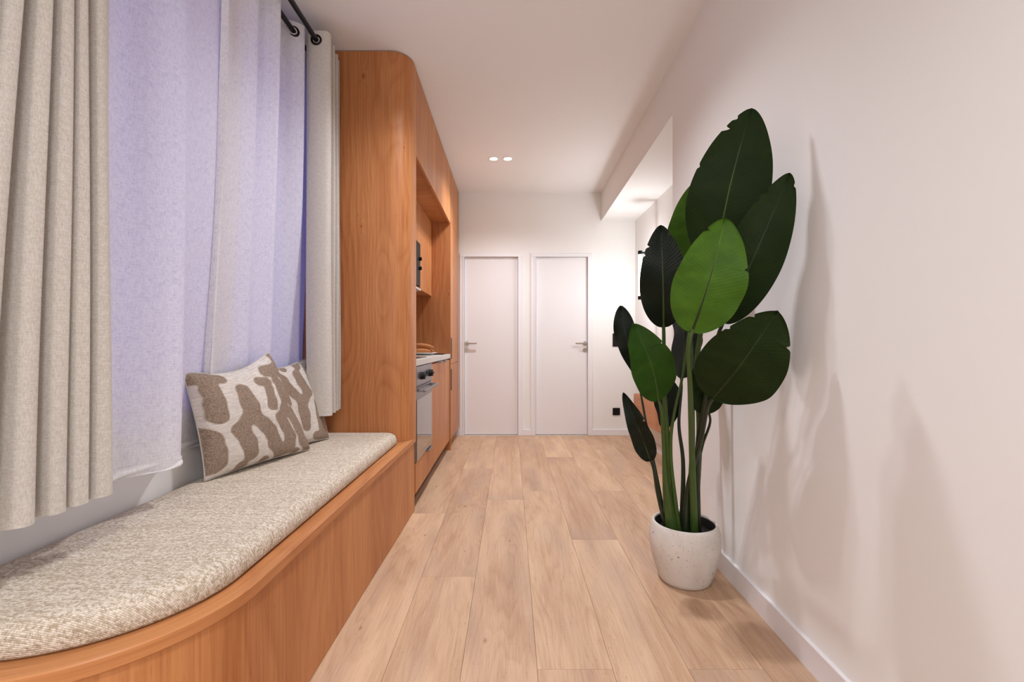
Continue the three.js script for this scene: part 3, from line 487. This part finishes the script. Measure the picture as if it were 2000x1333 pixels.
{ // sheers
  const topA = [[0.95, -1.12], [1.05, -1.15], [1.14, -1.10], [1.22, -1.085], [1.29, -1.12], [1.35, -1.135], [1.42, -1.10], [1.48, -1.084], [1.525, -1.080], [1.550, -1.086], [1.59, -1.099], [1.64, -1.106], [1.74, -1.112], [1.86, -1.134], [1.93, -1.148]];
  const botA = [[0.93, -1.12], [1.03, -1.15], [1.12, -1.10], [1.20, -1.09], [1.27, -1.12], [1.33, -1.13], [1.39, -1.10], [1.44, -1.072], [1.487, -1.064], [1.505, -1.085], [1.53, -1.14], [1.60, -1.195], [1.70, -1.205], [1.84, -1.212], [1.95, -1.213]];
  const a = thing('sheer_curtain', 'white sheer curtain panel between the beige drape and the overlapping hem', 'curtain', [0, 0, 0], 'white sheer curtains');
  mesh('fabric', cloth(topA, botA, HEM - 0.012, TOPC, 0.22, 2.4), M.sheer, a);
  mesh('hem', cloth(botA.map(([d, x], i) => [lerp(topA[i][0], d, 0.965), lerp(topA[i][1], x, 0.965) + 0.002]), botA.map(([d, x]) => [d, x + 0.002]), HEM - 0.013, HEM + 0.018, 0.3), M.sheerHem, a);
  eyelet(a, ROD_B, 1.31, 0.5, -1); eyelet(a, ROD_B, 1.44, 0.5, 1); eyelet(a, ROD_B, 1.56, 0.3, -1);
  const topC = [[1.772, -1.080], [1.80, -1.087], [1.87, -1.108], [1.94, -1.10], [1.99, -1.088], [2.05, -1.13], [2.11, -1.09], [2.135, -1.068], [2.170, -1.09], [2.20, -1.15], [2.27, -1.165], [2.325, -1.15], [2.365, -1.095], [2.395, -1.072], [2.43, -1.10], [2.57, -1.12]];
  const botC = [[1.772, -1.175], [1.80, -1.19], [1.87, -1.205], [1.94, -1.20], [1.99, -1.195], [2.05, -1.205], [2.11, -1.195], [2.135, -1.19], [2.17, -1.20], [2.20, -1.21], [2.27, -1.212], [2.325, -1.205], [2.365, -1.19], [2.385, -1.18], [2.40, -1.185], [2.43, -1.19]].map(([d, x]) => [1.772 + (d - 1.772) * 1.255, x]);
  const c = thing('sheer_curtain', 'white sheer curtain panel behind the pillows, next to the gathered drape', 'curtain', [0, 0, 0], 'white sheer curtains');
  mesh('fabric', cloth(topC, botC, HEM - 0.012, TOPC, 0.22, 1.6), M.sheer, c);
  mesh('hem', cloth([[1.764, -1.104], [1.767, -1.093], [1.771, -1.0795]], [[1.775, -1.202], [1.783, -1.190], [1.792, -1.176]], HEM - 0.012, TOPC, 0.22, 1.6), M.sheerHem, c);
  for (const [d, nd] of [[1.83, 1], [1.93, -1], [2.03, 1], [2.155, -1], [2.358, -1]]) eyelet(c, ROD_B, d, 0.45, nd);
}

// ------------------------------------------------------------------ potted plant
{
  const PD = 2.05, PXx = 0.772, g = thing('potted_plant', 'tall bird of paradise plant in a speckled white pot by the right wall', 'plant', [PXx, 0, -PD]);
  const O = V(PXx, 0, -PD), rel = (p) => p.clone().sub(O);
  const prof = [[0, 0], [0.098, 0], [0.106, 0.004], [0.114, 0.02], [0.137, 0.09], [0.149, 0.15], [0.152, 0.185], [0.149, 0.22], [0.141, 0.247], [0.137, 0.256], [0.133, 0.259], [0.128, 0.257], [0.126, 0.25], [0.132, 0.22], [0.134, 0.19]];
  const sp = new THREE.SplineCurve(prof.slice(1).map((p) => new THREE.Vector2(...p)));
  const pot = new THREE.LatheGeometry([new THREE.Vector2(0, 0), ...prof.slice(1).map((p) => new THREE.Vector2(...p))], 72); mesh('pot', pot, M.pot, g);
  const lin = new THREE.LatheGeometry([[0.1275, 0.254], [0.1255, 0.248], [0.131, 0.22], [0.1325, 0.195]].map((p) => new THREE.Vector2(...p)), 64); mesh('liner', lin, M.potIn, g);
  const soil = new THREE.CircleGeometry(0.132, 48, 0); soil.rotateX(-Math.PI / 2);
  const sg = new THREE.SphereGeometry(0.132, 48, 12, 0, Math.PI * 2, 0, Math.PI / 2); sg.scale(1, 0.12, 1); { const q = sg.attributes.position; for (let i = 0; i < q.count; i++) q.setY(i, q.getY(i) + 0.008 * fbm(q.getX(i) * 4 + 2, q.getZ(i) * 4 + 2, 16, 16, 150, 3)); sg.computeVertexNormals(); } sg.translate(0, 0.2, 0); mesh('soil', sg, M.soil, g);

  const taper = (pts, r0, r1, seg = 40) => { // tube with a tapering radius
    const cv = new THREE.CatmullRomCurve3(pts, false, 'centripetal'), t = new THREE.TubeGeometry(cv, seg, 1, 10, false), q = t.attributes.position;
    for (let i = 0; i <= seg; i++) { const c = cv.getPointAt(i / seg), r = lerp(r0, r1, Math.pow(i / seg, 0.8)); for (let k = 0; k <= 10; k++) { const j = i * 11 + k; q.setXYZ(j, c.x + (q.getX(j) - c.x) * r, c.y + (q.getY(j) - c.y) * r, c.z + (q.getZ(j) - c.z) * r); } } return t;
  };
  // leaf blade from base to tip; w in metres, n = way the upper face looks, bend bows the midrib, fold cups the blade
  function leaf({ b, t, w, n, bend = 0.04, fold = 0.12, wave = 0.008, mat, notch = [], skew = 0, peak = 0.42, rib = M.stemG, stem, foot, sr = 0.006, smat = M.stemG, s = 0 }) {
    const B = rel(PX(...b)), T = rel(PX(...t)), ax = T.clone().sub(B), L = ax.length(); ax.normalize();
    const N = V(...n).addScaledVector(ax, -V(...n).dot(ax)).normalize(), S = ax.clone().cross(N).normalize();
    const NU = 20, NV = 110, pos = [], uv = [], idx = [];
    const mid = (v) => B.clone().addScaledVector(ax, v * L).addScaledVector(N, bend * Math.sin(v * Math.PI)).addScaledVector(S, skew * Math.sin(v * Math.PI));
    const ex = Math.log(0.5) / Math.log(peak), width = (v) => w / 2 * Math.pow(Math.max(0, Math.sin(Math.PI * Math.pow(clamp(v, 0, 1), ex))), 0.62);
    for (const side of [1, -1]) for (let j = 0; j <= NV; j++) {
      const v = j / NV, m = mid(v); let hw = width(v);
      for (let i = 0; i <= NU; i++) {
        const u = i / NU * 2 - 1; let k = 1;
        for (const [nv, sgn, dep, nw] of notch) if (Math.sign(u) === sgn) { const q = (v - nv) / (nw ?? 0.012); if (q > -1 && q < 1.6) k = Math.min(k, 1 - dep * (q < 0 ? 1 + q : 1 - q / 1.6)); }
        const e = Math.abs(u), off = u * hw * k, h = fold * e * e * hw + wave * e * e * Math.sin(v * 17 + (u > 0 ? 1.3 : 0) + s) * Math.sin(v * Math.PI) + 0.012 * fbm(u * 0.4 + 0.5, v, 3, 5, 160 + s, 2) * e;
        const p = m.clone().addScaledVector(S, off).addScaledVector(N, h + side * 0.0007 * (1 - 0.9 * Math.pow(e, 8)));
        if (tipCut(v, u, s)) p.addScaledVector(ax, -tipCut(v, u, s) * L);
        pos.push(p.x, p.y, p.z); uv.push(i / NU, v);
      }
    }
    const W = NU + 1, F = W * (NV + 1);
    for (let q = 0; q < 2; q++) for (let j = 0; j < NV; j++) for (let i = 0; i < NU; i++) { const k = q * F + j * W + i; q ? idx.push(k, k + W, k + 1, k + 1, k + W, k + W + 1) : idx.push(k, k + 1, k + W, k + 1, k + W + 1, k + W); }
    for (let j = 0; j < NV; j++) for (const i of [0, NU]) { const a = j * W + i, c = a + W; i ? idx.push(a, F + a, c, c, F + a, F + c) : idx.push(a, c, F + a, c, F + c, F + a); }
    const ge = new THREE.BufferGeometry(); ge.setAttribute('position', new THREE.Float32BufferAttribute(pos, 3)); ge.setAttribute('uv', new THREE.Float32BufferAttribute(uv, 2)); ge.setIndex(idx); ge.computeVertexNormals();
    const lf = mesh('leaf', ge, mat, g);
    mesh('midrib', taper([0.0, 0.25, 0.5, 0.72, 0.9].map((v) => mid(v).addScaledVector(N, -0.0008)), sr * 0.62, 0.0012, 24), rib, lf);
    const pts = [V(foot[0], 0.205, foot[1]), ...(stem ?? []).map((q) => rel(PX(...q))), B.clone().addScaledVector(ax, -0.03), B.clone().addScaledVector(ax, 0.02)];
    mesh('stem', taper(pts, sr * 2.2, sr * 0.9), smat, g);
  }
  function tipCut(v, u, s) { return v > 0.93 && Math.abs(u) < 0.14 ? 0.05 * (v - 0.93) / 0.07 * (1 - Math.abs(u) / 0.14) : 0; }
  const A = [-0.06, 0.0], Bc = [0.035, 0.01]; // the two clumps in the soil
  leaf({ b: [1396, 520, 1.72], t: [1468, 212, 1.58], w: 0.265, n: [-0.35, 0.1, 1], mat: M.leafDark, notch: [[0.86, -1, 0.35], [0.93, -1, 0.3], [0.62, -1, 0.06]], skew: -0.012, stem: [[1366, 850, 1.95], [1362, 700, 1.84]], foot: Bc, sr: 0.008, s: 1 });
  leaf({ b: [1412, 632, 1.66], t: [1543, 338, 1.49], w: 0.185, n: [-0.5, 0.05, 0.9], mat: M.leafDark, notch: [[0.86, -1, 0.3], [0.93, 1, 0.2], [0.8, -1, 0.12]], skew: 0.008, stem: [[1364, 860, 1.93], [1385, 740, 1.8]], foot: [0.05, 0.02], sr: 0.007, smat: M.stemD, rib: M.stemD, s: 2 });
  leaf({ b: [1346, 545, 2.05], t: [1364, 352, 1.93], w: 0.235, n: [-0.2, 0.35, 1], mat: M.leafBright, notch: [[0.6, 1, 0.12], [0.35, 1, 0.06]], stem: [[1352, 880, 2.05], [1350, 700, 2.06]], foot: [0.02, -0.02], sr: 0.007, s: 3 });
  leaf({ b: [1351, 650, 1.52], t: [1416, 426, 1.42], w: 0.215, n: [-0.1, 0.35, 1], mat: M.leafBright, notch: [[0.88, -1, 0.22], [0.62, 1, 0.14]], skew: 0.0, stem: [[1352, 900, 1.93], [1348, 760, 1.7]], foot: [0.03, 0.035], sr: 0.008, rib: M.stemD, s: 4 });
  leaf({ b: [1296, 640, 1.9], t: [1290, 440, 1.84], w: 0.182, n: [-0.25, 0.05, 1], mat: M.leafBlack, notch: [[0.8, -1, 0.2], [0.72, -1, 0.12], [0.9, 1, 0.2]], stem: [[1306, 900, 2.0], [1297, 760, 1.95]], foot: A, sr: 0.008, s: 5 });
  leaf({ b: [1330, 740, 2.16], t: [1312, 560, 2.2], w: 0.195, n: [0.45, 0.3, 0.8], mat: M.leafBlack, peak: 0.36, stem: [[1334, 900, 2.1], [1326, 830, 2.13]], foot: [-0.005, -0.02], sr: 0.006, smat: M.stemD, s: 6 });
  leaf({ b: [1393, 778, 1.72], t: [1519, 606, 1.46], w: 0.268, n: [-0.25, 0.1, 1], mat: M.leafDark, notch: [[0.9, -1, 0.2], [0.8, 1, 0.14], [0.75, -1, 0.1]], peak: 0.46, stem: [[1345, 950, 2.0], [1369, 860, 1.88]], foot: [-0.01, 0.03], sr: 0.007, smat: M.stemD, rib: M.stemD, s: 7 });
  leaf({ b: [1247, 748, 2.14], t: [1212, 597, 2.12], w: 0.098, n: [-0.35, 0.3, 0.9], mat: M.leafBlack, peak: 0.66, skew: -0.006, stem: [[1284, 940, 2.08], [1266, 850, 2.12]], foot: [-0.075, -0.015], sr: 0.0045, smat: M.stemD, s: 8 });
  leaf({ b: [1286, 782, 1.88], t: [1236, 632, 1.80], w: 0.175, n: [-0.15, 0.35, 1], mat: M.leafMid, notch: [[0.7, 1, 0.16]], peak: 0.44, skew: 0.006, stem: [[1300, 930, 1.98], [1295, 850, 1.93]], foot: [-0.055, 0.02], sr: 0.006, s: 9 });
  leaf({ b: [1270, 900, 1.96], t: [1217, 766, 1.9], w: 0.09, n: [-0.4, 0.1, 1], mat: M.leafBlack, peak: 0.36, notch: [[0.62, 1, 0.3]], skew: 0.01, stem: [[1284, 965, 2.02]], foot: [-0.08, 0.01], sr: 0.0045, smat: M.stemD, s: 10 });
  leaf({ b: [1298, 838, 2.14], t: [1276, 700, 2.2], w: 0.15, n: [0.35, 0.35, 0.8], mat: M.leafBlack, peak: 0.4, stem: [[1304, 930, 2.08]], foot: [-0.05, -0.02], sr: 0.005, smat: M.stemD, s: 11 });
  leaf({ b: [1384, 808, 1.9], t: [1360, 712, 1.88], w: 0.135, n: [-0.2, 0.1, 1], mat: M.leafDark, peak: 0.42, stem: [[1358, 940, 2.02], [1372, 870, 1.95]], foot: [0.045, 0.0], sr: 0.005, smat: M.stemD, s: 12 });
  // bare sheath and a crossing stalk
  mesh('stem', taper([V(-0.03, 0.205, 0.02), rel(PX(1310, 860, 1.97)), rel(PX(1336, 720, 1.9)), rel(PX(1346, 640, 1.85))], 0.011, 0.004), M.stemG, g);
  mesh('sheath', taper([V(-0.058, 0.2, 0.012), rel(PX(1303, 960, 2.02)), rel(PX(1297, 880, 2.0))], 0.034, 0.009), M.stemG, g);
  mesh('sheath', taper([V(0.042, 0.2, 0.012), rel(PX(1355, 960, 2.02)), rel(PX(1359, 880, 1.98))], 0.031, 0.009), M.stemD, g);
}

// ------------------------------------------------------------------ small wall things and the recess
{
  const s = thing('light_switch', 'black double light switch on the end wall left of the plant', 'light switch', [0, 0, 0]), x0 = fx(1196.5), y0 = CAM_H - 0.032;
  mesh('plate', bx(x0, x0 + 0.08, y0, y0 + 0.151, FAR - 0.009, FAR, 0.003), M.black, s);
  for (const k of [0, 1]) mesh('rocker', bx(x0 + 0.017, x0 + 0.063, y0 + 0.017 + k * 0.071, y0 + 0.063 + k * 0.071, FAR - 0.013, FAR - 0.008, 0.003), M.blackMetal, s);
  const q = thing('wall_socket', 'black square power socket low on the end wall', 'socket', [0, 0, 0]), yy = CAM_H - 0.815;
  mesh('plate', bx(x0, x0 + 0.083, yy, yy + 0.083, FAR - 0.009, FAR, 0.003), M.black, q);
  mesh('insert', plain([cyl(0.024, 0.022, V(x0 + 0.0415, yy + 0.0415, -FAR + 0.008), V(x0 + 0.0415, yy + 0.0415, -FAR + 0.011), 28)]), M.blackMetal, q);
  const c = thing('console', 'floating oak console in the recess behind the plant stems', 'console', [0, 0, 0]);
  woodMesh('body', bx(1.285, NICHE - 0.001, 0.30, 0.535, 3.3, 4.76, 0.002), c, 'z');
  woodMesh('drawer_front', bx(1.267, 1.284, 0.285, 0.530, 3.3, 4.03, 0.0015), c, 'z'); woodMesh('drawer_front', bx(1.267, 1.284, 0.285, 0.530, 4.033, 4.76, 0.0015), c, 'z');
}
shade(scene);
renderer.render(scene, camera);
